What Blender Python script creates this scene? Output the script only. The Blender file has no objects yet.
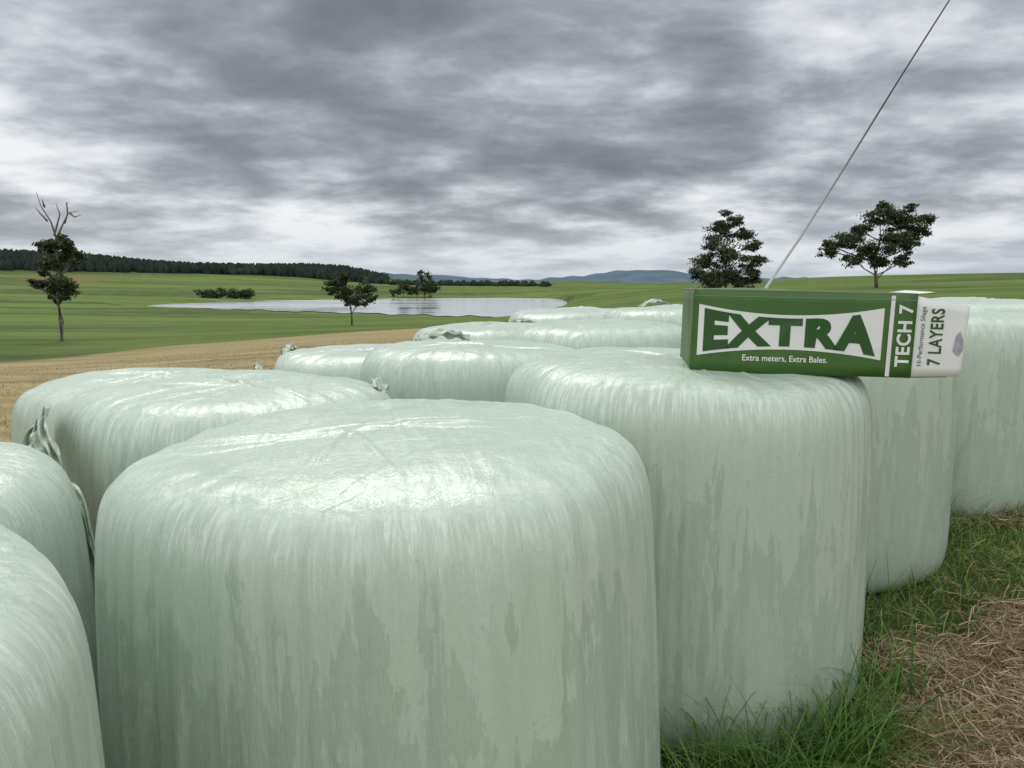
import bpy, bmesh, math, random
import numpy as np
from mathutils import Vector, Matrix
random.seed(7); rng=np.random.default_rng(7)
R=math.radians
sc=bpy.context.scene
CAMZ=1.6
# ------------------------------------------------------------ helpers
def link(o,parent=None):
    sc.collection.objects.link(o)
    if parent: o.parent=parent
    return o
def mesh_np(name,verts,faces,mat=None,smooth=True,parent=None,col=None):
    me=bpy.data.meshes.new(name)
    verts=np.asarray(verts,dtype=np.float32)
    if isinstance(faces,np.ndarray):
        n,k=faces.shape
        me.vertices.add(len(verts)); me.vertices.foreach_set('co',verts.ravel())
        me.loops.add(n*k); me.loops.foreach_set('vertex_index',faces.astype(np.int32).ravel())
        me.polygons.add(n); me.polygons.foreach_set('loop_start',np.arange(0,n*k,k,dtype=np.int32))
        me.update(calc_edges=True)
    else:
        me.from_pydata([tuple(map(float,v)) for v in verts],[],faces); me.update()
    if smooth: me.polygons.foreach_set('use_smooth',[True]*len(me.polygons))
    if col is not None:
        a=me.color_attributes.new('Col','FLOAT_COLOR','POINT')
        c=np.ones((len(verts),4),dtype=np.float32); c[:,:3]=col
        a.data.foreach_set('color',c.ravel())
    o=bpy.data.objects.new(name,me)
    if mat: me.materials.append(mat)
    return link(o,parent)
class NT:
    def __init__(s,name):
        s.m=bpy.data.materials.new(name); s.m.use_nodes=True
        s.t=s.m.node_tree; s.n=s.t.nodes; s.l=s.t.links
        s.b=s.n['Principled BSDF']
    def N(s,typ,**k):
        n=s.n.new(typ)
        for a,v in k.items(): setattr(n,a,v)
        return n
    def put(s,sock,v):
        if isinstance(v,bpy.types.NodeSocket): s.l.new(v,sock)
        else: sock.default_value=v
    def math(s,op,a,b=None,c=None,clamp=False):
        n=s.N('ShaderNodeMath',operation=op); n.use_clamp=clamp
        s.put(n.inputs[0],a)
        if b is not None: s.put(n.inputs[1],b)
        if c is not None: s.put(n.inputs[2],c)
        return n.outputs[0]
    def noise(s,vec,scale,detail=4,rough=.5,dist=0):
        n=s.N('ShaderNodeTexNoise')
        if vec is not None: s.put(n.inputs['Vector'],vec)
        n.inputs['Scale'].default_value=scale; n.inputs['Detail'].default_value=detail
        n.inputs['Roughness'].default_value=rough; n.inputs['Distortion'].default_value=dist
        return n.outputs['Fac']
    def mix(s,f,a,b):
        n=s.N('ShaderNodeMix',data_type='RGBA')
        s.put(n.inputs[0],f)
        s.put(n.inputs[6],a if not isinstance(a,tuple) else (*a[:3],1)); s.put(n.inputs[7],b if not isinstance(b,tuple) else (*b[:3],1))
        return n.outputs[2]
    def rng(s,v,a,b,c=0,d=1,smooth=False):
        n=s.N('ShaderNodeMapRange')
        if smooth: n.interpolation_type='SMOOTHSTEP'
        s.put(n.inputs[0],v)
        for i,x in enumerate((a,b,c,d)): s.put(n.inputs[i+1],x)
        return n.outputs[0]
    def comb(s,x,y,z):
        n=s.N('ShaderNodeCombineXYZ')
        for i,v in enumerate((x,y,z)): s.put(n.inputs[i],v)
        return n.outputs[0]
    def sep(s,v):
        n=s.N('ShaderNodeSeparateXYZ'); s.put(n.inputs[0],v); return n.outputs
    def bump(s,h,strength,dist,normal=None):
        n=s.N('ShaderNodeBump'); n.inputs['Strength'].default_value=strength; n.inputs['Distance'].default_value=dist
        s.put(n.inputs['Height'],h)
        if normal is not None: s.put(n.inputs['Normal'],normal)
        return n.outputs[0]
    def scale(s,v,xyz):
        n=s.N('ShaderNodeVectorMath',operation='MULTIPLY'); s.put(n.inputs[0],v); n.inputs[1].default_value=xyz
        return n.outputs[0]
def simple(name,col,rough=.6,nscale=None,namp=.25,coord='Object',spec=.5):
    t=NT(name); t.b.inputs['Roughness'].default_value=rough
    t.b.inputs['Specular IOR Level'].default_value=spec
    tc=t.N('ShaderNodeTexCoord').outputs[coord]
    if nscale:
        f=t.noise(tc,nscale,4,.6)
        c=t.mix(t.rng(f,.3,.7),tuple(x*(1-namp) for x in col),tuple(min(1,x*(1+namp)) for x in col))
        t.put(t.b.inputs['Base Color'],c)
        t.put(t.b.inputs['Normal'],t.bump(f,.2,.01))
    else: t.b.inputs['Base Color'].default_value=(*col,1)
    return t.m
def attr_mat(name,rough=.6,trans=0):
    t=NT(name); a=t.N('ShaderNodeAttribute'); a.attribute_name='Col'
    t.put(t.b.inputs['Base Color'],a.outputs['Color']); t.b.inputs['Roughness'].default_value=rough
    t.b.inputs['Specular IOR Level'].default_value=.25
    return t.m
def sst(a,b,x):
    t=np.clip((x-a)/(b-a),0,1); return t*t*(3-2*t)
# ------------------------------------------------------------ terrain
pxs=np.array([0,100,200,300,385,512,620,710,800,1024.])
azc=np.arctan((pxs-512)/740/.985)
D=np.array([6,12,25,50,100,200,320,420,640,1000,1400,1800,2400,5000,12000.])
T=np.array([
[-1.85,-1.95,-2.35,-3.9,-6.2,-9.6,-12.3,-13.5,-11,-4,20,50,44,10,-10],
[-1.8,-1.85,-2.3,-3.8,-6.2,-9.6,-12.5,-13.5,-12.5,-5,13,58,50,10,-10],
[-1.7,-1.7,-2.1,-3.5,-6.0,-9.6,-13,-13.5,-13.5,-5,9,44,40,5,-10],
[-1.6,-1.6,-1.9,-3.2,-5.8,-9.6,-13.3,-13.5,-13.5,-6,4,33,28,0,-10],
[-1.55,-1.5,-1.8,-3.0,-5.5,-9.6,-13.5,-13.5,-13.5,-6,0,6,5,0,-10],
[-1.45,-1.4,-1.6,-2.6,-5.0,-9.5,-13.5,-13.5,-13.5,-7,-4,-2,-2,-5,-10],
[-1.35,-1.25,-1.25,-1.7,-2.6,-3.5,-4.3,-4.8,-6,-8,-8,-8,-8,-10,-10],
[-1.25,-1.1,-1.05,-1.25,-1.9,-1.7,-.9,-1.0,-4,-8,-8,-8,-8,-10,-10],
[-1.2,-1.0,-.95,-1.1,-1.5,.6,2.3,2.1,-5,-8,-8,-8,-8,-10,-10],
[-1.15,-.95,-.85,-.9,-1.1,1.8,4.2,3.6,-6,-8,-8,-8,-8,-10,-10]])
gaz=np.linspace(azc[0],azc[-1],161); gld=np.linspace(math.log(6),math.log(12000),240)
tmp=np.array([np.interp(gld,np.log(D),row) for row in T])
G=np.array([np.interp(gaz,azc,tmp[:,j]) for j in range(tmp.shape[1])]).T
def blur(a,ax,k):
    pad=[(0,0),(0,0)]; pad[ax]=(k,k); p=np.pad(a,pad,mode='edge'); n=a.shape[ax]
    return sum(np.take(p,range(i,i+n),axis=ax) for i in range(2*k+1))/(2*k+1)
for _ in range(2): G=blur(G,0,5); G=blur(G,1,4)
lk_az=np.arctan((np.array([150,165,230,300,430,500,540,560,572])-512)/740/.985)
lk_n=np.array([470,450,405,360,308,290,295,330,440.])
lk_f=np.array([475,500,560,600,640,655,640,600,450.])
def ground(x,y):
    x=np.asarray(x,float); y=np.asarray(y,float)
    d=np.hypot(x,y)+1e-6; az=np.arctan2(x,y)
    a=np.clip(az,gaz[0],gaz[-1]); fi=(a-gaz[0])/(gaz[-1]-gaz[0])*160
    fj=np.clip((np.log(np.maximum(d,6))-gld[0])/(gld[-1]-gld[0])*239,0,239)
    i0=np.minimum(fi.astype(int),159); j0=np.minimum(fj.astype(int),238); u=fi-i0; v=fj-j0
    z=(G[i0,j0]*(1-u)*(1-v)+G[i0+1,j0]*u*(1-v)+G[i0,j0+1]*(1-u)*v+G[i0+1,j0+1]*u*v)
    z=z*np.maximum(np.cos(a),.8)**sst(10,60,d)
    z=z+sst(30,200,d)*.35*(np.sin(x*.021+1)*np.sin(y*.017)+.5*np.sin(x*.06+y*.05))
    z=z+sst(1100,1700,d)*5*(np.sin(x*.011)+np.sin(y*.007+x*.004+2))
    n=np.interp(az,lk_az,lk_n); f=np.interp(az,lk_az,lk_f)
    inside=sst(-40,-4,d-n)*sst(-45,-4,f-d)*sst(lk_az[0]-.05,lk_az[0]-.005,az)*sst(-(lk_az[-1]+.03),-(lk_az[-1]+.004),-az)
    z=z*(1-inside)+(-13.55)*inside
    z=np.where((d>250)&(d<800)&(inside<.01),np.maximum(z,-13.3),z)
    pl=-1.6+.0715*(x+.3)+.0253*(y-1.87)
    pl=np.clip(pl,-2.6,-.6)
    w=sst(7,14,d)
    return CAMZ+pl*(1-w)+z*w
az=np.concatenate([np.radians(np.arange(-180,-50,4)),np.radians(np.arange(-50,50,.25)),np.radians(np.arange(50,180,4))])
rad=np.concatenate([np.geomspace(.25,300,150),np.geomspace(306,900,90),np.geomspace(920,14000,70)])
A_,D_=np.meshgrid(az,rad)
X=D_*np.sin(A_); Y=D_*np.cos(A_); Z=ground(X,Y)
Z=Z+np.where(D_<20,.012*(np.sin(X*7+1)*np.sin(Y*6)+.6*np.sin(X*17+Y*13)),0)
V=np.stack([X,Y,Z],-1).reshape(-1,3); na=len(az); nr=len(rad)
I=np.arange(nr-1)[:,None]*na; J=np.arange(na)[None,:]; J2=(J+1)%na
F=np.stack([I+J,I+J2,I+na+J2,I+na+J],-1).reshape(-1,4)[:,::-1]
V=np.vstack([V,[[0,0,float(ground(0.,.01))]]]); c=len(V)-1
def greenness(x,y):
    """0 = straw, 1 = green, near the bales"""
    nz=.09*np.sin(x*9+2*np.sin(y*5))*np.sin(y*8)+.05*np.sin(x*23+y*17)
    l=1-sst(-.08,.16,x-(1.10+(y-2.1)*.40)+nz)
    b=sst(-.15,.25,y-(2.72+.22*(x-1.5))+nz*1.8)
    far=.55+.45*sst(-.6,.6,np.sin(x*2.1+y*1.3)+.6*np.sin(y*3.7))
    return np.maximum(l,b*np.where(y>3.9,far,1))
d=D_; a=A_
bound=29+(np.clip(a,-.7,.1)+.61)/.61*20+1.2*np.sin(a*25)
hay=(1-sst(bound-2,bound+1.5,d))*(1-sst(.10,.35,a)*sst(5,9,d))
hay=hay*(1-.25*sst(bound-12,bound-7,d))
gn=greenness(X,Y)
near=(X>-.1)&(d<9)
hay=np.where(near,(1-gn)*.95,hay)
forest=sst(1350,1500,d)*(1-sst(-.2,-.13,a))
plough=np.exp(-((a+.54)/.035)**2-((d-1150)/90)**2)
Zc=np.stack([hay,np.clip(forest,0,1),np.clip(plough,0,1)],-1).reshape(-1,3); Zc=np.vstack([Zc,[[.3,0,0]]])
t=NT('pasture_ground')
pos=t.N('ShaderNodeNewGeometry').outputs['Position']
at=t.N('ShaderNodeAttribute'); at.attribute_name='Col'; zr,zg,zb=t.sep(at.outputs['Color'])
pf=t.scale(pos,(1,1,0))
big=t.noise(t.scale(pos,(.30,1,0)),.011,6,.7,.6); med=t.noise(pf,.08,5,.7); fine=t.noise(pos,9,5,.7); finer=t.noise(pos,60,3,.7)
rows=t.noise(t.scale(pos,(.25,1.6,0)),1.0,4,.6)
g1=t.mix(t.rng(big,.43,.57),(.040,.074,.018),(.115,.19,.036))
g1=t.mix(t.math('MULTIPLY',t.rng(med,.42,.66),.65),g1,(.18,.185,.065))
g1=t.mix(t.math('MULTIPLY',t.rng(fine,.35,.65),.3),g1,(.02,.045,.01))
h1=t.mix(t.rng(rows,.35,.65),(.22,.17,.095),(.39,.32,.175))
h1=t.mix(t.math('MULTIPLY',t.rng(med,.38,.62),.45),h1,(.22,.22,.085))
h1=t.mix(t.math('MULTIPLY',t.rng(finer,.45,.7),.4),h1,(.10,.065,.035))
hm=t.rng(t.math('ADD',zr,t.math('MULTIPLY',t.math('SUBTRACT',fine,.5),.6)),.25,.75)
c1=t.mix(hm,g1,h1)
c1=t.mix(zg,c1,(.018,.03,.018)); c1=t.mix(zb,c1,(.20,.11,.06))
t.put(t.b.inputs['Base Color'],c1); t.b.inputs['Roughness'].default_value=.95; t.b.inputs['Specular IOR Level'].default_value=.1
t.put(t.b.inputs['Normal'],t.bump(fine,.6,.03))
g=mesh_np('ground',V,F,t.m,True,None,Zc)
bm=bmesh.new(); bm.from_mesh(g.data); bm.verts.ensure_lookup_table()
for j in range(na): bm.faces.new((bm.verts[c],bm.verts[(j+1)%na],bm.verts[j]))
bm.normal_update(); bm.to_mesh(g.data); bm.free()
# lake
aa=np.linspace(lk_az[0],lk_az[-1],140)
jn=6*np.sin(aa*90)+4*np.sin(aa*210+1)
n_=np.interp(aa,lk_az,lk_n)+jn; f_=np.interp(aa,lk_az,lk_f)-jn*.8
f_=np.maximum(f_,n_+1)
nv=12; vv=[]
for k in range(nv):
    dd=n_+(f_-n_)*k/(nv-1); vv.append(np.stack([dd*np.sin(aa),dd*np.cos(aa),np.full_like(dd,CAMZ-13.25)],-1))
vv=np.concatenate(vv); m=len(aa)
I=np.arange(nv-1)[:,None]*m; J=np.arange(m-1)[None,:]
F=np.stack([I+J,I+J+1,I+m+J+1,I+m+J],-1).reshape(-1,4)
t=NT('lake_water'); pos=t.N('ShaderNodeNewGeometry').outputs['Position']
w2=t.noise(t.scale(pos,(.25,1,1)),.03,5,.65)
t.put(t.b.inputs['Base Color'],t.mix(t.rng(w2,.4,.6),(.27,.29,.30),(.44,.46,.47))); t.put(t.b.inputs['Roughness'],t.rng(w2,.35,.65,.06,.25)); t.b.inputs['IOR'].default_value=1.33
mesh_np('lake',vv,F,t.m)
# distant hills
t=NT('distant_hill_haze'); pos=t.N('ShaderNodeNewGeometry').outputs['Position']
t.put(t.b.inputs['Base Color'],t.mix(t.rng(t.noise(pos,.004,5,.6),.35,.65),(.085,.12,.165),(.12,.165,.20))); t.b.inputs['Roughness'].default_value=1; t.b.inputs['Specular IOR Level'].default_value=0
def hills(pp,yy,d0,spread):
    px=np.linspace(pp[0],pp[-1],300); yt=np.interp(px,pp,yy)
    yt=np.convolve(np.pad(yt,6,mode='edge'),np.ones(13)/13,'valid')+.5*np.sin(px*.11)+.35*np.sin(px*.27+1)
    A=np.arctan((px-512)/740/1.0); out=[]
    ks=np.linspace(-1,1,15)
    for k in ks:
        dd=d0+k*spread; hh=(283-yt)/740*d0*(np.cos(k*math.pi/2)**1.0)-30*abs(k)
        out.append(np.stack([dd*np.tan(A)*1.0,np.full_like(A,dd),CAMZ+hh+4*np.sin(px*.3+k*9)*(1-k*k)],-1))
    out=np.concatenate(out); m=300
    I=np.arange(14)[:,None]*m; J=np.arange(m-1)[None,:]
    F=np.stack([I+J,I+J+1,I+m+J+1,I+m+J],-1).reshape(-1,4)
    return out,F
v,F=hills([-300,200,390,430,480,520,560,600,625,640,665,690,720,780,1300],[272,268,274,275,278,281,278,274,270,269,270,274,279,278,276],8000,1500)
mesh_np('distant_hills',v,F,t.m)
# ------------------------------------------------------------ forest ridge
mf=NT('conifer_forest'); pos=mf.N('ShaderNodeNewGeometry').outputs['Position']
mf.put(mf.b.inputs['Base Color'],mf.mix(mf.rng(mf.noise(pos,.03,4,.7),.35,.65),(.018,.028,.024),(.045,.06,.045)))
mf.b.inputs['Roughness'].default_value=1; mf.b.inputs['Specular IOR Level'].default_value=.0
n=5200
fa=rng.uniform(-.75,-.165,n); fd=rng.uniform(1420,2050,n)
keep=(fa<-.22)|(rng.random(n)<.6); fa=fa[keep]; fd=fd[keep]
fa=np.concatenate([fa,rng.uniform(-.16,.05,90)]); fd=np.concatenate([fd,rng.uniform(1150,1350,90)]); n=len(fa)
fx=fd*np.sin(fa); fy=fd*np.cos(fa); fz=ground(fx,fy)
vs=[]
H=rng.uniform(11,21,n)*(1-.5*sst(-.22,-.16,fa)); W=rng.uniform(4,8,n)
th=np.arange(6)*math.pi/3
for lv,(rr,zz) in enumerate([(.75,-.1),(1,.3),(.7,.7),(.12,1.0)]):
    jit=rng.uniform(.7,1.25,(n,6))
    vs.append(np.stack([fx[:,None]+W[:,None]*rr*jit*np.cos(th),fy[:,None]+W[:,None]*rr*jit*np.sin(th),fz[:,None]+H[:,None]*zz+0*jit],-1))
vs=np.stack(vs,1)
base=np.arange(n)[:,None,None]*24; L=np.arange(3)[None,:,None]*6; K=np.arange(6)[None,None,:]; K2=(K+1)%6
F=np.stack([base+L+K,base+L+K2,base+L+6+K2,base+L+6+K],-1).reshape(-1,4)
mesh_np('distant_forest',vs.reshape(-1,3),F,mf.m,False)
# ------------------------------------------------------------ tree tools
def tube(pts,rs,seg=8):
    pts=[Vector(p) for p in pts]; v=[];f=[]
    for i,p in enumerate(pts):
        dirn=(pts[min(i+1,len(pts)-1)]-pts[max(i-1,0)]).normalized()
        q=dirn.to_track_quat('Z','Y')
        for s in range(seg):
            a=2*math.pi*s/seg; v.append(p+q@Vector((math.cos(a)*rs[i],math.sin(a)*rs[i],0)))
    for i in range(len(pts)-1):
        for s in range(seg):
            a=i*seg+s;b=i*seg+(s+1)%seg; f.append((a,b,b+seg,a+seg))
    f.append(tuple(range(seg-1,-1,-1))); f.append(tuple(range((len(pts)-1)*seg,len(pts)*seg)))
    return v,f
def tubes(name,lst,mat,parent=None,seg=8):
    V=[];F=[]
    for pts,rs in lst:
        v,f=tube(pts,rs,seg); o=len(V); V+=v; F+=[tuple(i+o for i in q) for q in f]
    return mesh_np(name,[tuple(v) for v in V],F,mat,True,parent)
def leafcloud(name,cl,count,size,mat,parent,seed=1):
    r=np.random.default_rng(seed); P=[]; Q=[]
    tot=sum(c[3]**2 for c in cl)
    for (x,y,z,rr) in cl:
        n=int(count*rr*rr/tot)
        ns=14; dirs=r.normal(size=(ns,3)); dirs/=np.linalg.norm(dirs,axis=1)[:,None]
        sub=dirs*rr*r.uniform(.3,1.15,(ns,1))*np.array([1,1,.8])
        idx=r.integers(0,ns,n); sz=r.uniform(.12,.30,ns)[idx][:,None]
        p=sub[idx]+r.normal(size=(n,3))*rr*sz*np.array([1.15,1.15,.6])
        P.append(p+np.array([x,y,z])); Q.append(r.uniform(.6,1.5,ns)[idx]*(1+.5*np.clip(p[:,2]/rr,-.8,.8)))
    P=np.concatenate(P); Q=np.concatenate(Q); n=len(P)
    u=r.normal(size=(n,3)); u/=np.linalg.norm(u,axis=1)[:,None]
    w=np.cross(u,r.normal(size=(n,3))); w/=np.linalg.norm(w,axis=1)[:,None]
    s=size*r.uniform(.5,1.3,(n,1))
    q=np.stack([P-u*s,P-w*s*.4,P+u*s,P+w*s*.4],1).reshape(-1,3)
    F=np.arange(n*4).reshape(-1,4)
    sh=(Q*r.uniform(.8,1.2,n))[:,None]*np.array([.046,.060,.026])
    return mesh_np(name,q,F,mat,False,parent,np.repeat(sh,4,axis=0))
leafm=attr_mat('eucalypt_leaves',.6)
bark=simple('eucalypt_bark',(.11,.09,.075),.9,3,.45)
bark_pale=simple('pale_bark',(.16,.14,.12),.9,3,.4)
def PX(px,dist):
    a=math.atan((px-512)/740/1.0); return dist*math.sin(a),dist*math.cos(a)
def tree(px,base_y,dist,clumps,limbs,count,leaf,trunk,matb,seed,name='eucalyptus_tree',shift=0):
    x0,y0=PX(px+shift,dist); z0=float(ground(x0,y0)); s=(y0)/740
    e=bpy.data.objects.new(name,None); link(e); e.location=(x0,y0,z0)
    r=random.Random(seed)
    cl=[((cx-px)*s,r.uniform(-.7,.7)*cr*s*1.3,(base_y-cy)*s,cr*s) for cx,cy,cr in clumps]
    T=[]
    tp=[((a-px)*s,0,(base_y-b)*s) for a,b in trunk]; tp[0]=(tp[0][0],0,-.4)
    n=len(tp); r0=(base_y-trunk[-1][1])*s*.028
    T.append((tp,[r0*(1-.75*i/(n-1)) for i in range(n)]))
    for (x,y,z,rr) in cl:
        st=min(tp[1:],key=lambda p:abs(p[2]-(z-rr*1.2))+abs(p[0]-x)*.3); st=Vector(st); en=Vector((x,y,z))
        mid=st.lerp(en,.5)+Vector((r.uniform(-.1,.1)*rr,0,-.15*rr))
        T.append(([st,mid,en,en+Vector((r.uniform(-.5,.5)*rr,r.uniform(-.4,.4)*rr,rr*.7))],[r0*.4,r0*.28,r0*.16,r0*.05]))
        for _ in range(3):
            T.append(([mid,mid.lerp(en,.5)+Vector((r.uniform(-.4,.4)*rr,r.uniform(-.4,.4)*rr,0)),en+Vector((r.uniform(-.9,.9)*rr,r.uniform(-.9,.9)*rr,r.uniform(-.3,.7)*rr))],[r0*.18,r0*.1,r0*.03]))
    for L in limbs:
        p=[((a-px)*s,r.uniform(-.3,.3),(base_y-b)*s) for a,b in L]; m=len(p)
        T.append((p,[r0*.36*(1-.8*i/(m-1)) for i in range(m)]))
    tubes('trunk_and_limbs',T,matb,e,6)
    if cl: leafcloud('foliage',cl,count,leaf,leafm,e,seed)
    return e
tree(58,340,50,[(62,243,9),(54,262,10),(69,256,10),(40,284,7),(61,283,11),(50,246,7),(72,244,6),(45,272,5),(68,290,8),(57,296,7),(36,281,4),(77,262,4)],
 [[(60,240),(54,222),(50,208),(47,194)],[(54,222),(48,214),(44,208)],[(61,240),(68,224),(75,214),(86,212)],[(68,224),(71,214),(74,204),(78,206)],[(62,236),(64,215),(66,205)],[(75,214),(80,218),(88,216)],[(50,208),(53,201)],
  [(60,300),(50,290),(34,284),(28,285)]],9000,.13,[(58,340),(59,320),(57,300),(61,275),(60,250),(61,238)],bark_pale,11,shift=3)
tree(352,326,100,[(339,283,8),(345,293,9),(366,291,9),(361,301,8),(346,277,7),(334,291,6),(372,299,6),(350,302,6)],[],7000,.2,[(352,326),(352,315),(350,300),(347,286)],bark,12)
tree(724,293,110,[(728,223,8),(717,233,12),(740,238,12),(702,262,11),(722,256,14),(748,262,12),(708,279,12),(738,280,12),(754,277,8),(692,272,8),(726,274,12),(710,246,9),(750,247,7),(722,215,5)],[],22000,.2,[(724,293),(724,278),(722,255),(725,230)],bark,13)
tree(878,294,110,[(872,228,12),(890,222,10),(905,228,12),(920,240,10),(846,248,12),(858,238,9),(833,258,9),(866,258,11),(888,250,14),(910,252,11),(880,215,6),(925,228,7),(850,266,8),(898,268,8),(880,268,9),(826,252,6),(905,216,5)],[[(878,285),(892,272),(900,262)]],23000,.2,[(878,294),(876,282),(873,268),(878,248),(885,232)],bark,14,shift=-4)
tree(425,298,660,[(424,278,6),(430,284,6),(418,289,6),(434,289,6),(427,291,7),(422,273,3)],[],2500,1.1,[(425,298),(425,290),(424,278)],bark,15)
tree(404,298,660,[(402,289,5),(409,291,5),(396,293,4),(404,284,3)],[],1800,1.1,[(404,298),(404,292),(403,286)],bark,16)
def shrub(px,dist,w,h,count,leaf,seed,name='shrub'):
    x,y=PX(px,dist); z=float(ground(x,y)); e=bpy.data.objects.new(name,None); link(e); e.location=(x,y,z)
    r=random.Random(seed); n=max(4,int(w/h*2.6))
    cl=[((i/(n-1)-.5)*w+r.uniform(-.05,.05)*w,r.uniform(-.3,.3)*w*.4,h*r.uniform(.3,.5),h*r.uniform(.4,.6)) for i in range(n)]
    st=[([(c[0],c[1],-.2),(c[0]*.98,c[1],c[2])],[h*.04,h*.02]) for c in cl]
    tubes('stems',st,bark,e,5); leafcloud('foliage',cl,count,leaf,leafm,e,seed)
shrub(229,620,38,9,7000,.8,21)
# ------------------------------------------------------------ bale wrap
def film_nodes(name):
    t=NT(name); tc=t.N('ShaderNodeTexCoord'); ob=tc.outputs['Object']; nz=t.sep(tc.outputs['Normal'])[2]
    rnd=t.N('ShaderNodeObjectInfo').outputs['Random']
    x,y,z=t.sep(ob)
    off=t.math('MULTIPLY',rnd,50)
    r=t.math('MAXIMUM',t.math('SQRT',t.math('ADD',t.math('MULTIPLY',x,x),t.math('MULTIPLY',y,y))),.02)
    cx=t.math('DIVIDE',x,r); cy=t.math('DIVIDE',y,r); s=t.math('SUBTRACT',r,z)
    def mer(K,k,detail,rough=.6,dist=0.):
        return t.noise(t.comb(t.math('MULTIPLY',cx,K),t.math('ADD',t.math('MULTIPLY',cy,K),off),t.math('MULTIPLY',s,k)),1,detail,rough,dist)
    top=t.rng(nz,.6,.93,0,1,True); side=t.math('SUBTRACT',1.,top)
    st1=mer(8,1.7,7,.68,.4); st2=mer(62,8,4,.75,.4)
    def uv(al):
        ca,sa=math.cos(al),math.sin(al)
        return t.math('ADD',t.math('MULTIPLY',x,ca),t.math('MULTIPLY',y,sa)),t.math('ADD',t.math('MULTIPLY',x,-sa),t.math('MULTIPLY',y,ca))
    u1,v1=uv(.5); u2,v2=uv(1.75); u3,_=uv(2.5); u4,_=uv(-.2)
    ch1=t.noise(t.comb(t.math('ADD',t.math('MULTIPLY',u1,70),off),t.math('MULTIPLY',v1,12),0.),1,4,.72,.8)
    ch2=t.noise(t.comb(t.math('MULTIPLY',u2,50),t.math('MULTIPLY',v2,14),off),1,4,.72,.8)
    obo=t.comb(t.math('ADD',x,off),y,z)
    iso=t.noise(obo,4.2,7,.68,.7)
    crk=t.noise(obo,15,5,.6,1.4)
    ridge=t.math('ABSOLUTE',t.math('SUBTRACT',crk,.5))
    chs=t.math('MULTIPLY',t.math('ADD',ch1,ch2),.5)
    fine=t.math('ADD',t.math('MULTIPLY',chs,top),t.math('MULTIPLY',st2,side))
    coarse=t.math('ADD',t.math('MULTIPLY',iso,top),t.math('MULTIPLY',st1,side))
    jit=t.math('MULTIPLY',t.math('SUBTRACT',iso,.5),.05)
    lay=0.
    for u,c_ in ((u1,-.33),(u1,.12),(u1,.43),(u2,-.2),(u2,.3),(u3,-.42),(u3,.05),(u4,.22),(u4,-.1)):
        e=t.rng(t.math('ADD',u,jit),c_-.003,c_+.003)
        lay=t.math('ADD',lay,e)
    laym=t.math('ABSOLUTE',t.math('SUBTRACT',t.math('FRACT',t.math('MULTIPLY',lay,.37)),.5))
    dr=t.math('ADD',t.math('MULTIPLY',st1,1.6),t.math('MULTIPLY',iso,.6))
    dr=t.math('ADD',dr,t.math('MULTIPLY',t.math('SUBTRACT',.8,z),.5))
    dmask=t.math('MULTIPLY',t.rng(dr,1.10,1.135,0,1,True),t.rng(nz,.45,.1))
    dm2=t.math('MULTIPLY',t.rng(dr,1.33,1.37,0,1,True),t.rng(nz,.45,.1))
    blot=t.rng(iso,.48,.52,0,1,True)
    blot2=t.rng(iso,.57,.60,0,1,True)
    col=t.mix(t.rng(coarse,.35,.65),(.405,.50,.415),(.46,.55,.47))
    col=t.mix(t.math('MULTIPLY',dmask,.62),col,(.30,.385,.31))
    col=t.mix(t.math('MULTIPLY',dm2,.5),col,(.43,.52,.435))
    col=t.mix(t.math('MULTIPLY',t.math('MULTIPLY',blot,top),.5),col,(.34,.44,.35))
    col=t.mix(t.math('MULTIPLY',t.math('MULTIPLY',blot2,top),.4),col,(.295,.39,.30))
    col=t.mix(t.math('MULTIPLY',laym,.35),col,(.51,.60,.52))
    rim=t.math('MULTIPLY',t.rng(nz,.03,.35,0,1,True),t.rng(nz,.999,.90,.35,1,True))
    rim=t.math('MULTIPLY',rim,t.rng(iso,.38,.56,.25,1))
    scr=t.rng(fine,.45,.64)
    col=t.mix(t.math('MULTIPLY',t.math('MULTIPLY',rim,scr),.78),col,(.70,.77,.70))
    col=t.mix(t.math('MULTIPLY',t.rng(fine,.57,.74),.18),col,(.64,.72,.64))
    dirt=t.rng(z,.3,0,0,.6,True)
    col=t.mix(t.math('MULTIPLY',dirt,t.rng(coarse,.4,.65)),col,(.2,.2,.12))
    smud=t.rng(t.noise(obo,1.7,6,.75,.3),.60,.72,0,.3,True)
    col=t.mix(smud,col,(.30,.34,.25))
    t.put(t.b.inputs['Base Color'],col)
    t.put(t.b.inputs['Roughness'],t.math('ADD',t.rng(iso,.35,.65,.20,.36),t.math('MULTIPLY',fine,.08)))
    t.b.inputs['Specular IOR Level'].default_value=.6
    h=t.math('ADD',t.math('MULTIPLY',coarse,.6),t.math('MULTIPLY',fine,.13))
    h=t.math('ADD',h,t.math('MULTIPLY',lay,.06))
    h=t.math('ADD',h,t.math('MULTIPLY',ridge,t.rng(top,0,1,-.13,-.34)))
    t.put(t.b.inputs['Normal'],t.bump(h,.55,.025))
    return t.m
film=film_nodes('bale_wrap_film')
t=NT('crumpled_film'); ob=t.N('ShaderNodeTexCoord').outputs['Object']
f=t.noise(ob,22,5,.65,1.5)
t.put(t.b.inputs['Base Color'],t.mix(t.rng(f,.3,.7),(.32,.40,.31),(.58,.66,.58))); t.b.inputs['Roughness'].default_value=.33
t.put(t.b.inputs['Normal'],t.bump(f,.6,.02)); crump=t.m
def gz(x,y): return float(ground(x,y))
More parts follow.
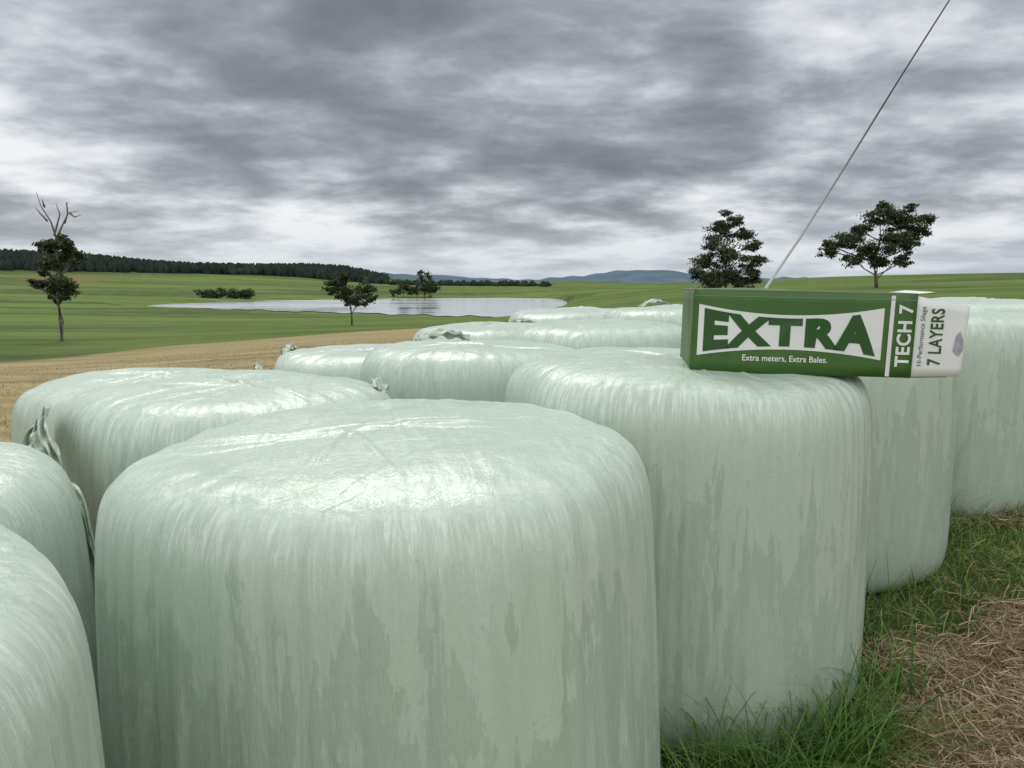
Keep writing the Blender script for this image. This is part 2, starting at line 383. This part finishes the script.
def bale(x,y,Rr,Hh,seed,lean=(0,0),hi=False,zoff=0,flare=.02,N=9.5):
    r=np.random.default_rng(seed); nt=420 if hi else 220; ns=200 if hi else 100
    ad=np.linspace(1e-4,math.pi-1e-4,9000); pr=np.abs(np.sin(ad))**(2/N)*Rr; pz=np.sign(np.cos(ad))*np.abs(np.cos(ad))**(2/N)*Hh/2
    L=np.concatenate([[0],np.cumsum(np.hypot(np.diff(pr),np.diff(pz)))]); Ls=np.linspace(0,L[-1],ns)
    pr=np.interp(Ls,L,pr); pz=np.interp(Ls,L,pz)
    rin=pr[0]; k=14
    pr=np.concatenate([np.linspace(0,rin,k,endpoint=False),pr,np.linspace(pr[-1],0,k+1)[1:]]); pz=np.concatenate([np.full(k,pz[0]),pz,np.full(k,pz[-1])]); ns=len(pr)
    th=np.arange(nt)*2*math.pi/nt
    TH,S=np.meshgrid(th,np.linspace(0,1,ns)); PR=np.repeat(pr[:,None],nt,1); PZ=np.repeat(pz[:,None],nt,1)
    o=sum(r.uniform(.004,.012)*np.cos(kk*TH+r.uniform(0,6.28)+r.uniform(-1,1)*PZ) for kk in (2,3,4,5,7))
    w=sum(r.uniform(.0004,.0013)*np.cos(kk*TH+r.uniform(0,6.28)+r.uniform(-3,3)*PZ)*(.5+.5*np.cos(r.uniform(2,6)*PZ+r.uniform(0,6))) for kk in r.integers(18,120,18))
    for _ in range(16):
        a0=r.uniform(0,6.28); zz0=r.uniform(-.5,.3); dth=(TH-a0-r.uniform(-.25,.25)*PZ+math.pi)%(2*math.pi)-math.pi
        w=w+r.uniform(.002,.006)*np.exp(-(dth*Rr/.009)**2)*np.exp(-((PZ-zz0)/r.uniform(.12,.35))**2)
    bulge=1+.018*np.cos(PZ/(Hh/2)*1.4)-flare*(PZ/(Hh/2))
    PR2=PR*(bulge+(o+w)/Rr)
    x_=PR2*np.cos(TH); y_=PR2*np.sin(TH)
    rn=PR/Rr
    dome=.026*(1-rn**2)+.011*np.sin(x_*5+r.uniform(0,6))*np.sin(y_*6+r.uniform(0,6))+.0035*np.sin(x_*15+r.uniform(0,6)+2*np.sin(y_*7))*np.sin(y_*13+r.uniform(0,6))
    cr=np.zeros_like(x_)
    ox,oy=r.uniform(-.12,.12,2)
    for _ in range(9):
        al=r.uniform(0,6.28); u=(x_-ox)*np.cos(al)+(y_-oy)*np.sin(al); v=-(x_-ox)*np.sin(al)+(y_-oy)*np.cos(al)
        cr+=r.uniform(.003,.008)*np.exp(-(v/.008)**2)*sst(.0,.05,u)*(1-sst(.2,.55,u))
    for _ in range(7):
        al=r.uniform(0,math.pi); c_=r.uniform(-.4,.4); u=x_*np.cos(al)+y_*np.sin(al)-c_+.01*np.sin(5*x_+4*y_)
        cr+=.0028*sst(-.005,.005,u)
    edge=.0022*np.cos(31*TH+r.uniform(0,6)+3*np.sin(3*TH))*np.exp(-((rn-.88)/.10)**2)
    PZ2=PZ+np.where(PZ>0,(dome+cr+edge)*sst(.1,.5,PZ),0)
    V=np.stack([x_,y_,PZ2+Hh/2],-1).reshape(-1,3)
    I=np.arange(ns-1)[:,None]*nt; J=np.arange(nt)[None,:]; J2=(J+1)%nt
    F=np.stack([I+J,I+nt+J,I+nt+J2,I+J2],-1).reshape(-1,4)
    e=bpy.data.objects.new('wrapped_silage_bale',None); link(e); e.location=(x,y,gz(x,y)-.02+zoff)
    e.rotation_euler=(R(lean[0]),R(lean[1]),0)
    b=mesh_np('wrap',V,F,film,True,e); b.rotation_euler=(0,0,r.uniform(0,6.28))
    return e
def tail(e,Rr,Hh,phi,seed,L=.16,W=.10,rf=.86,up=.0):
    r=np.random.default_rng(seed); nu,nv=30,18
    u,v=np.meshgrid(np.linspace(0,1,nu),np.linspace(-.5,.5,nv),indexing='ij')
    p=R(phi)
    wd=W*(.5+.5*np.sin(u*3.1)+.12*np.sin(u*19+r.uniform(0,6)))
    fold=sum(r.uniform(.15,.3)*np.sin(kk*v*6.28+r.uniform(0,6)+r.uniform(-5,5)*u) for kk in (1.3,2.1,3.7))*W*.45
    fr=Rr*rf+v*wd*.6+fold*.3
    tt=(u-.5)*L+v*wd*.3
    zz=Hh-.0+np.abs(fold)*.9+up*np.sin(u*3.1)+.006*np.sin(u*23+v*9)
    zz=zz-np.clip(fr-Rr*.88,0,1)*1.0
    x=fr*math.cos(p)-tt*math.sin(p); y=fr*math.sin(p)+tt*math.cos(p)
    V=np.stack([x,y,zz],-1).reshape(-1,3)
    I=np.arange(nu-1)[:,None]*nv; J=np.arange(nv-1)[None,:]
    F=np.stack([I+J,I+J+1,I+nv+J+1,I+nv+J],-1).reshape(-1,4)
    mesh_np('film_tail',V,F,crump,True,e)
B={}
B['1']=bale(-.295,1.88,.672,1.21,1,(0,-.6),True,.01,.035,11)
B['2']=bale(.635,2.79,.66,1.22,2,(0,0),True,.0,.02,11)
B['3']=bale(1.55,3.82,.65,1.20,3,(0,0),False,0)
B['4']=bale(2.72,4.72,.67,1.18,4,(0,0),False,-.06)
B['A']=bale(-1.12,3.04,.655,1.20,5,(0,-1),True,.01)
B['B']=bale(-2.00,4.05,.65,1.17,6,(0,0),False,-.02)
B['C']=bale(-1.87,1.84,.66,1.20,7,(0,0),True,.03,.03,7)
B['D']=bale(-1.17,.70,.66,1.21,8,(0,0),True,.12)
B['E']=bale(-.20,4.20,.66,1.21,9,(0,0),True,-.03)
B['F']=bale(-1.02,5.25,.66,1.18,10,(0,0),False,-.09)
B['G']=bale(.62,5.30,.66,1.20,11,(0,0),False,-.04)
B['H']=bale(-.22,6.40,.66,1.19,12,(0,0),False,-.08)
B['I']=bale(1.45,6.45,.66,1.20,13,(0,0),False,-.06)
B['J']=bale(.60,7.55,.66,1.20,14,(0,0),False,-.08)
B['K']=bale(2.15,5.85,.66,1.19,15,(0,0),False,-.07)
B['L']=bale(3.62,5.75,.66,1.18,16,(0,0),False,-.1)
tail(B['A'],.655,1.20,5,31,.16,.10,.90,.02)
tail(B['B'],.65,1.17,25,38,.24,.15,.9,.05)
tail(B['F'],.66,1.18,182,32,.22,.14,.86,.04)
tail(B['E'],.66,1.21,115,33,.34,.14,.86,.05)
tail(B['H'],.66,1.19,55,34,.30,.12,.86,.03)
tail(B['I'],.66,1.2,100,35,.30,.14,.86,.06)
tail(B['1'],.672,1.20,33,36,.14,.07,.93)
tail(B['K'],.66,1.2,75,37,.22,.14,.86,.03)
def ribbon(e,pts,w,seed,side=(.75,-.5,.1),amp=1.,taper=None):
    r=np.random.default_rng(seed); P=np.array(pts,float); nu,nv=80,26
    uu=np.linspace(0,len(P)-1,nu); C=np.stack([np.interp(uu,range(len(P)),P[:,i]) for i in range(3)],-1)
    k=np.ones(9)/9; C=np.stack([np.convolve(np.pad(C[:,i],4,mode='edge'),k,'valid') for i in range(3)],-1)
    side=np.array(side); side/=np.linalg.norm(side); out=np.array([.35,-.9,.2])
    v=np.linspace(-.5,.5,nv); u=np.linspace(0,1,nu)
    U,Vv=np.meshgrid(u,v,indexing='ij')
    wd=w*(.7+.25*np.sin(U*9+1)+.15*np.sin(U*23))
    if taper is not None: wd=wd*(np.interp(U,taper[0],taper[1]))
    fold=amp*sum(r.uniform(.008,.016)*np.sin(k*Vv*6.28+r.uniform(0,6)+r.uniform(-8,8)*U) for k in (1,1.9,3.1,4.7))
    if taper is not None: fold=fold*np.interp(U,taper[0],taper[1])
    P3=C[:,None,:]+side*(Vv*wd)[...,None]+out*fold[...,None]+np.array([0,0,1.])*(.012*np.sin(U*37+Vv*14))[...,None]
    I=np.arange(nu-1)[:,None]*nv; J=np.arange(nv-1)[None,:]
    F=np.stack([I+J,I+J+1,I+nv+J+1,I+nv+J],-1).reshape(-1,4)
    mesh_np('film_tail',P3.reshape(-1,3),F,crump,True,e)
ribbon(B['A'],[(-.60,-.36,1.16),(-.56,-.44,1.13),(-.48,-.54,1.07),(-.39,-.62,1.0),(-.30,-.69,.91),(-.24,-.73,.8),(-.20,-.75,.6),(-.17,-.77,.4)],.25,5,(.6,-.35,.6),1.4,([0,.1,.5,.68,1],[.3,1,1.1,.4,.25]))
ribbon(B['A'],[(-.15,-.80,.4),(-.12,-.84,.25),(-.02,-.90,.14),(.10,-.97,.08),(.24,-1.0,.05)],.17,6,amp=1.6)
ribbon(B['1'],[(-.60,-.36,.50),(-.63,-.38,.42),(-.64,-.41,.34),(-.63,-.45,.24),(-.60,-.50,.14),(-.55,-.55,.06)],.16,9,(.5,-.8,.1),1.5)
# ------------------------------------------------------------ carton
BX=bpy.data.objects.new('film_carton',None); link(BX); BX.location=(.59,2.44,CAMZ-.290); BX.rotation_euler=(0,R(1.2),R(-6.0))
green=simple('carton_green_print',(.040,.115,.018),.42,6,.15)
white=simple('carton_white_print',(.70,.71,.72),.45,8,.05)
dgreen=simple('carton_dark_green_ink',(.026,.085,.02),.6,spec=.3)
brown=simple('carton_kraft_inside',(.30,.21,.12),.85,12,.15)
grey=simple('carton_grey_print',(.35,.33,.40),.5,30,.3)
Lb,Hb,Db=.70,.27,.27; sx=.9
def panel(name,corners,mat,nu=16,nv=8,th=.004,warp=.0015,seed=0):
    c=[Vector(p) for p in corners]; v=[];r=random.Random(seed); ph=[r.uniform(0,6) for _ in range(4)]
    nrm=(c[1]-c[0]).cross(c[3]-c[0]).normalized()
    for j in range(nv+1):
        for i in range(nu+1):
            a=i/nu;b=j/nv; p=c[0].lerp(c[1],a).lerp(c[3].lerp(c[2],a),b)
            e=min(1,4*a*(1-a)*4)*min(1,4*b*(1-b)*4)
            p=p+nrm*warp*e*(math.sin(a*7+ph[0])*math.sin(b*4+ph[1])+.6*math.sin(a*13+b*6+ph[2])); v.append(p)
    f=[(j*(nu+1)+i,j*(nu+1)+i+1,(j+1)*(nu+1)+i+1,(j+1)*(nu+1)+i) for j in range(nv) for i in range(nu)]
    o=mesh_np(name,[tuple(p) for p in v],f,mat,True,BX)
    o.data.materials.append(brown); m=o.modifiers.new('s','SOLIDIFY'); m.thickness=th; m.offset=-1; m.material_offset=1; m.material_offset_rim=1
    return o
q=.004
panel('front',[(0,0,0),(Lb,0,0),(Lb,0,Hb),(0,0,Hb)],green,warp=0)
panel('back',[(Lb,Db,0),(0,Db,0),(0,Db,Hb),(Lb,Db,Hb)],green)
panel('top',[(0,q,Hb+.001),(Lb,q,Hb+.001),(Lb,Db-q,Hb+.001),(0,Db-q,Hb+.001)],green,warp=.004,seed=2)
panel('bottom',[(0,Db-q,-.001),(Lb,Db-q,-.001),(Lb,q,-.001),(0,q,-.001)],green,warp=.001)
panel('end_closed',[(-.001,Db-q,q),(-.001,q,q),(-.001,q,Hb-q),(-.001,Db-q,Hb-q)],green)
def strip(name,x0,x1,lo,hi,y,mat,n=40):
    x0*=sx;x1*=sx;v=[];f=[]
    for i in range(n+1):
        a=i/n;x=x0+(x1-x0)*a; v+=[(x,y,lo(a)),(x,y,hi(a))]
    for i in range(n): f.append((2*i,2*i+2,2*i+3,2*i+1))
    mesh_np(name,v,f,mat,False,BX)
bow=lambda a:(2*a-1)**2
strip('white_panel',.022,.668,lambda a:.080-.026*bow(a),lambda a:.192+.030*bow(a),-.0012,white)
strip('white_divider',.688,.702,lambda a:.003,lambda a:.262,-.0012,white,2)
strip('edge_line',.004,.776,lambda a:.2475,lambda a:.2505,-.0012,simple('carton_light_green',(.12,.22,.09),.5),2)
def text(s,x,z,w,h,mat,y=-.0024,bold=.02,rot=False,warp=None,name='lettering',space=1.0):
    cu=bpy.data.curves.new('txt','FONT'); cu.body=s; cu.offset=bold; cu.resolution_u=4; cu.space_character=space
    o=bpy.data.objects.new('txt',cu); link(o); dg=bpy.context.evaluated_depsgraph_get(); dg.update()
    me=bpy.data.meshes.new_from_object(o.evaluated_get(dg)); bpy.data.objects.remove(o)
    bm=bmesh.new(); bm.from_mesh(me)
    if warp:
        xs=[v.co.x for v in bm.verts]
        for i in range(1,30):
            xx=min(xs)+(max(xs)-min(xs))*i/30
            bmesh.ops.bisect_plane(bm,geom=bm.verts[:]+bm.edges[:]+bm.faces[:],plane_co=(xx,0,0),plane_no=(1,0,0))
    xs=[v.co.x for v in bm.verts]; ys=[v.co.y for v in bm.verts]
    x0,x1,y0,y1=min(xs),max(xs),min(ys),max(ys)
    for v in bm.verts:
        a=(v.co.x-x0)/(x1-x0); b=(v.co.y-y0)/(y1-y0)
        if warp:
            lo,hi=warp(a); v.co=Vector((x+a*w,y,lo+(hi-lo)*b))
        elif rot: v.co=Vector((x+(1-b)*w,y,z+a*h))
        else: v.co=Vector((x+a*w,y,z+b*h))
    me2=bpy.data.meshes.new(name); bm.to_mesh(me2); bm.free(); me2.materials.append(mat)
    oo=bpy.data.objects.new(name,me2); link(oo,BX); return oo
text('EXTRA',.042*sx,0,.606*sx,0,dgreen,bold=.06,warp=lambda a:(.090-.024*bow(a),.182+.028*bow(a)),name='brand_lettering',space=1.17)
text('Extra meters, Extra Bales.',.185*sx,.037,.30*sx,.023,white,bold=.012)
text('TECH 7',.716*sx,.035,.050*sx,.20,white,rot=True,bold=.03,space=1.08)
FL=.15
panel('front_flap',[(Lb,0,.004),(Lb+FL-.01,-.02,.012),(Lb+FL,-.02,.235),(Lb,0,.262)],white,warp=.0,nu=10,seed=4)
def onflap(o):
    for v in o.data.vertices: v.co.y=-.0022-(v.co.x-Lb)*.137
for o in (text('7 LAYERS',Lb+.042,.045,.038,.18,dgreen,rot=True,bold=.02,space=1.08),
          text('Hi-Performance Silage',Lb+.012,.04,.018,.19,dgreen,rot=True,bold=.0)): onflap(o)
v=[(Lb+.112,0,.09),(Lb+.13,0,.075),(Lb+.142,0,.10),(Lb+.139,0,.13),(Lb+.128,0,.155),(Lb+.118,0,.14)]
o=mesh_np('torn_label',v,[tuple(range(6))],grey,False,BX); onflap(o)
panel('top_flap',[(Lb,q,Hb),(Lb+.06,.02,Hb+.006),(Lb+.06,Db-.02,Hb+.010),(Lb,Db-q,Hb)],white,seed=6)
panel('bottom_flap',[(Lb,Db-q,0),(Lb+.12,Db-.02,.004),(Lb+.12,.02,.004),(Lb,q,0)],white,seed=7)
# ------------------------------------------------------------ whip antenna
wm=NT('rod_tone'); oz=wm.sep(wm.N('ShaderNodeTexCoord').outputs['Object'])[2]
wm.put(wm.b.inputs['Base Color'],wm.mix(wm.rng(oz,.3,1.0),(.6,.6,.6),(.03,.03,.03))); wm.b.inputs['Roughness'].default_value=.4  # pale at the foot, darker towards the tip
yb=2.95
def W(px,py,yf):
    v=(py-384)/740; th=R(7.8); h=math.cos(th)-v*math.sin(th); up=-v*math.cos(th)-math.sin(th)
    return Vector(((px-512)/740/h*yf,yf,CAMZ+up/h*yf))
pp=[(754,308),(766,288),(800,238),(850,159),(900,78),(952,-4),(1010,-98)]
pts=[W(a,b,yb) for a,b in pp]; pts[0].z=gz(.64,2.78)+1.17
b0=pts[0].copy(); pts=[p-b0 for p in pts]
rod,fc=tube(pts,[.008,.0062,.0050,.0040,.0034,.0030,.0024],8)
o=mesh_np('whip_antenna',[tuple(p) for p in rod],fc,wm.m); o.location=b0
# ------------------------------------------------------------ grass & straw
cent=np.array([[b.location.x,b.location.y] for b in B.values()])
def free(x,y,m):
    dd=np.min(np.hypot(x[:,None]-cent[None,:,0],y[:,None]-cent[None,:,1]),axis=1); return dd>m, dd
def blades(name,x,y,h,wd,lean,col,mat,seg=4):
    n=len(x); z=ground(x,y)-.01; ph=rng.uniform(0,6.28,n); side=ph+1.57+rng.normal(0,.4,n)
    V=[]
    for k in range(seg+1):
        f=k/seg; px=x+np.cos(ph)*lean*h*f**2; py=y+np.sin(ph)*lean*h*f**2; pz=z+h*(f-.35*lean*f**2.5)
        ww=wd*(1-f**1.5)*.5+.0002
        V.append(np.stack([px-np.cos(side)*ww,py-np.sin(side)*ww,pz],-1)); V.append(np.stack([px+np.cos(side)*ww,py+np.sin(side)*ww,pz],-1))
    V=np.stack(V,1); m=2*(seg+1)
    base=np.arange(n)[:,None]*m; K=np.arange(seg)[None,:]*2
    F=np.stack([base+K,base+K+1,base+K+3,base+K+2],-1).reshape(-1,4)
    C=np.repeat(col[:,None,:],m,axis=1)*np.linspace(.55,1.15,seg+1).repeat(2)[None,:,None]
    return mesh_np(name,V.reshape(-1,3),F,mat,False,None,C.reshape(-1,3))
gm=NT('grass_blade'); a_=gm.N('ShaderNodeAttribute'); a_.attribute_name='Col'
gm.put(gm.b.inputs['Base Color'],a_.outputs['Color']); gm.b.inputs['Roughness'].default_value=.45
tr=gm.N('ShaderNodeBsdfTranslucent'); gm.l.new(a_.outputs['Color'],tr.inputs['Color']); mx=gm.N('ShaderNodeMixShader'); mx.inputs[0].default_value=.35
gm.l.new(gm.b.outputs[0],mx.inputs[1]); gm.l.new(tr.outputs[0],mx.inputs[2]); gm.l.new(mx.outputs[0],gm.n['Material Output'].inputs['Surface'])
n=100000; x=rng.uniform(.1,7.5,n); y=rng.uniform(1.3,9,n)
fr,dd=free(x,y,.64); gnn=greenness(x,y); clump=.5+.5*np.sin(x*11+np.sin(y*9))*np.sin(y*12+1.3*np.sin(x*7))
edge=np.clip(1-(dd-.64)/.35,0,1)
right=(x-.64)*.72-(y-2.78)*.69>.35
p=gnn*(.35+.65*clump)*np.where(np.hypot(x,y)>5,.55,1)+edge*.5*gnn+.05*clump
k=fr&(rng.random(n)<p)&right
x,y,edge,clump=x[k],y[k],edge[k],clump[k]; n=len(x)
h=rng.uniform(.05,.13,n)*(.7+.7*clump)+edge*rng.uniform(.0,.13,n); h=np.where(rng.random(n)<.04,h*1.5,h)
tone=rng.random(n)[:,None]; col=np.array([.08,.18,.025])*(1-tone)+np.array([.23,.39,.055])*tone
dry=(rng.random(n)<.10)[:,None]; col=np.where(dry,np.array([.36,.31,.15]),col)
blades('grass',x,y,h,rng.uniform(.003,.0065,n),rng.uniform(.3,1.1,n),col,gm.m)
tx=[];ty=[]
for cx,cy,nn in ((.92,2.06,160),(.62,1.98,190),(1.14,2.22,90),(1.40,2.85,60),(.50,1.75,110),(2.25,3.75,60),(1.28,2.4,50),(.8,1.9,90),(1.02,2.10,90)):
    tx.append(cx+rng.normal(0,.08,nn)); ty.append(cy+rng.normal(0,.045,nn))
tx=np.concatenate(tx); ty=np.concatenate(ty); fr,_=free(tx,ty,.66); tx=tx[fr];ty=ty[fr]; n=len(tx); tone=rng.random(n)[:,None]
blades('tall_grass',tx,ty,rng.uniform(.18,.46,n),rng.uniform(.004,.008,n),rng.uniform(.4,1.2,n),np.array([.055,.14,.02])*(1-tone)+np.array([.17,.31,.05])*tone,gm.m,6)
sm=attr_mat('dry_straw',.7)
def straws(name,x,y,zo,L,wd,col,tilt=.25):
    n=len(x); a=rng.uniform(0,6.28,n); dz=rng.normal(0,tilt,n); z=ground(x,y)+zo
    u=np.stack([np.cos(a),np.sin(a),dz],-1)*L[:,None]*.5; s=np.stack([-np.sin(a),np.cos(a),rng.normal(0,.5,n)],-1)*wd[:,None]*.5
    P=np.stack([x,y,z],-1); bend=np.stack([rng.normal(0,.08,n)*L,rng.normal(0,.08,n)*L,np.abs(rng.normal(0,.06,n))*L],-1)
    V=np.stack([P-u-s,P-u+s,P+bend-s,P+bend+s,P+u-s,P+u+s],1)
    b=np.arange(n)[:,None]*6; F=np.stack([b+np.array([[0,1,3,2]]),b+np.array([[2,3,5,4]])],1).reshape(-1,4)
    return mesh_np(name,V.reshape(-1,3),F,sm,False,None,np.repeat(col,6,axis=0))
n=120000; x=rng.uniform(.5,5,n); y=rng.uniform(1.3,5,n); fr,dd=free(x,y,.64); gnn=greenness(x,y)
right=(x-.64)*.72-(y-2.78)*.69>.35
k=fr&right&(rng.random(n)<(1-gnn)*1.0+.07); x,y=x[k],y[k]; n=len(x)
tone=rng.random(n)[:,None]**1.2; col=np.array([.13,.08,.045])*(1-tone)+np.array([.50,.39,.25])*tone
heap=.03*np.clip(np.sin(x*7+2*np.sin(y*5))*np.sin(y*9),0,1)
straws('loose_hay',x,y,rng.uniform(.0,.05,n)+heap,rng.uniform(.04,.16,n),rng.uniform(.0014,.0035,n),col)
n=30000; d_=rng.uniform(4.5,24,n); a=rng.uniform(-.75,.05,n); x=d_*np.sin(a); y=d_*np.cos(a); fr,_=free(x,y,.7); x,y=x[fr],y[fr]; n=len(x)
tone=rng.random(n)[:,None]; col=np.array([.18,.135,.08])*(1-tone)+np.array([.44,.36,.20])*tone
col=np.where(rng.random(n)[:,None]<.2,np.array([.17,.20,.07]),col)
blades('hay_stubble',x,y,rng.uniform(.03,.09,n),rng.uniform(.004,.01,n),rng.uniform(.3,1.4,n),col,sm,2)
# ------------------------------------------------------------ sky / light
w=bpy.data.worlds.new('World'); sc.world=w; w.use_nodes=True; nt=w.node_tree
for n_ in list(nt.nodes): nt.nodes.remove(n_)
class WT(NT):
    def __init__(s,nt): s.t=nt; s.n=nt.nodes; s.l=nt.links
t=WT(nt)
SE,SR=50,-22
sky=t.N('ShaderNodeTexSky',sky_type='NISHITA'); sky.sun_disc=False; sky.sun_elevation=R(SE); sky.sun_rotation=R(SR)
bg1=t.N('ShaderNodeBackground'); bg1.inputs[1].default_value=.1; t.l.new(sky.outputs[0],bg1.inputs[0])
gen=t.N('ShaderNodeTexCoord').outputs['Generated']; gx,gy,gz_=t.sep(gen)
zz=t.math('MAXIMUM',gz_,0.)
den=t.math('ADD',zz,.20)
px_=t.math('ADD',t.math('DIVIDE',gx,den),8.3); py_=t.math('MULTIPLY',t.math('DIVIDE',gy,den),1.15)
zc=t.math('MULTIPLY',zz,2.2)
P=t.comb(px_,py_,zc)
P2=t.comb(px_,t.math('ADD',py_,.14),t.math('SUBTRACT',zc,.09))
n1=t.noise(P,2.4,10,.60,.12); n1b=t.noise(P2,2.4,5,.55,.12); n3=t.noise(P,.75,2,.5)
dens=t.math('ADD',t.math('MULTIPLY',n1,.64),t.math('MULTIPLY',n3,.36))
shade=t.math('SUBTRACT',n1b,n1)
dens=t.math('ADD',dens,t.rng(gz_,.03,.34,-.055,.035))
dens=t.math('ADD',dens,t.math('MULTIPLY',shade,.5))
ramp=t.N('ShaderNodeValToRGB'); t.l.new(dens,ramp.inputs[0])
cr=ramp.color_ramp; cr.interpolation='LINEAR'
cr.elements[0].position=.36; cr.elements[0].color=(.88,.90,.92,1)
cr.elements[1].position=.66; cr.elements[1].color=(.17,.183,.205,1)
for p_,c_ in ((.42,(.66,.69,.73)),(.465,(.47,.50,.54)),(.515,(.32,.345,.38)),(.58,(.22,.238,.268))):
    e=cr.elements.new(p_); e.color=(*c_,1)
hz=t.rng(gz_,.0,.10,1,0,True)
colr=t.mix(t.math('MULTIPLY',hz,.65),ramp.outputs[0],(.58,.65,.73))
up=t.rng(gz_,.38,.75,0,1,True); back=t.rng(gy,.0,-.5,0,.85,True)  # back: brightness added to the unseen sky behind the camera, lighting bale sides
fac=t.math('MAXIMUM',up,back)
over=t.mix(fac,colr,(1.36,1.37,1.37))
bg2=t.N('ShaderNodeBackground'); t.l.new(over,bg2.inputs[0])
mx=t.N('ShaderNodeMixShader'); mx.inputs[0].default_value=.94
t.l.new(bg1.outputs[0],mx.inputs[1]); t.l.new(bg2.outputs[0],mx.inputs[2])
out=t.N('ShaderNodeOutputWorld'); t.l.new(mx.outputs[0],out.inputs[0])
sl=bpy.data.lights.new('sun','SUN'); sl.energy=1.2; sl.angle=R(18); sl.color=(1,.96,.9)
so=bpy.data.objects.new('sun',sl); link(so)
dirv=Vector((math.sin(R(SR))*math.cos(R(SE)),math.cos(R(SR))*math.cos(R(SE)),math.sin(R(SE))))
so.rotation_euler=dirv.to_track_quat('Z','Y').to_euler()
cam=bpy.data.cameras.new('camera'); cam.lens=26.0; cam.sensor_width=36; cam.clip_end=30000; cam.clip_start=.05
co=bpy.data.objects.new('camera',cam); link(co); co.location=(0,0,CAMZ); co.rotation_euler=(R(90-7.8),0,0); sc.camera=co
sc.view_settings.view_transform='Standard'; sc.view_settings.look='None'; sc.view_settings.exposure=0
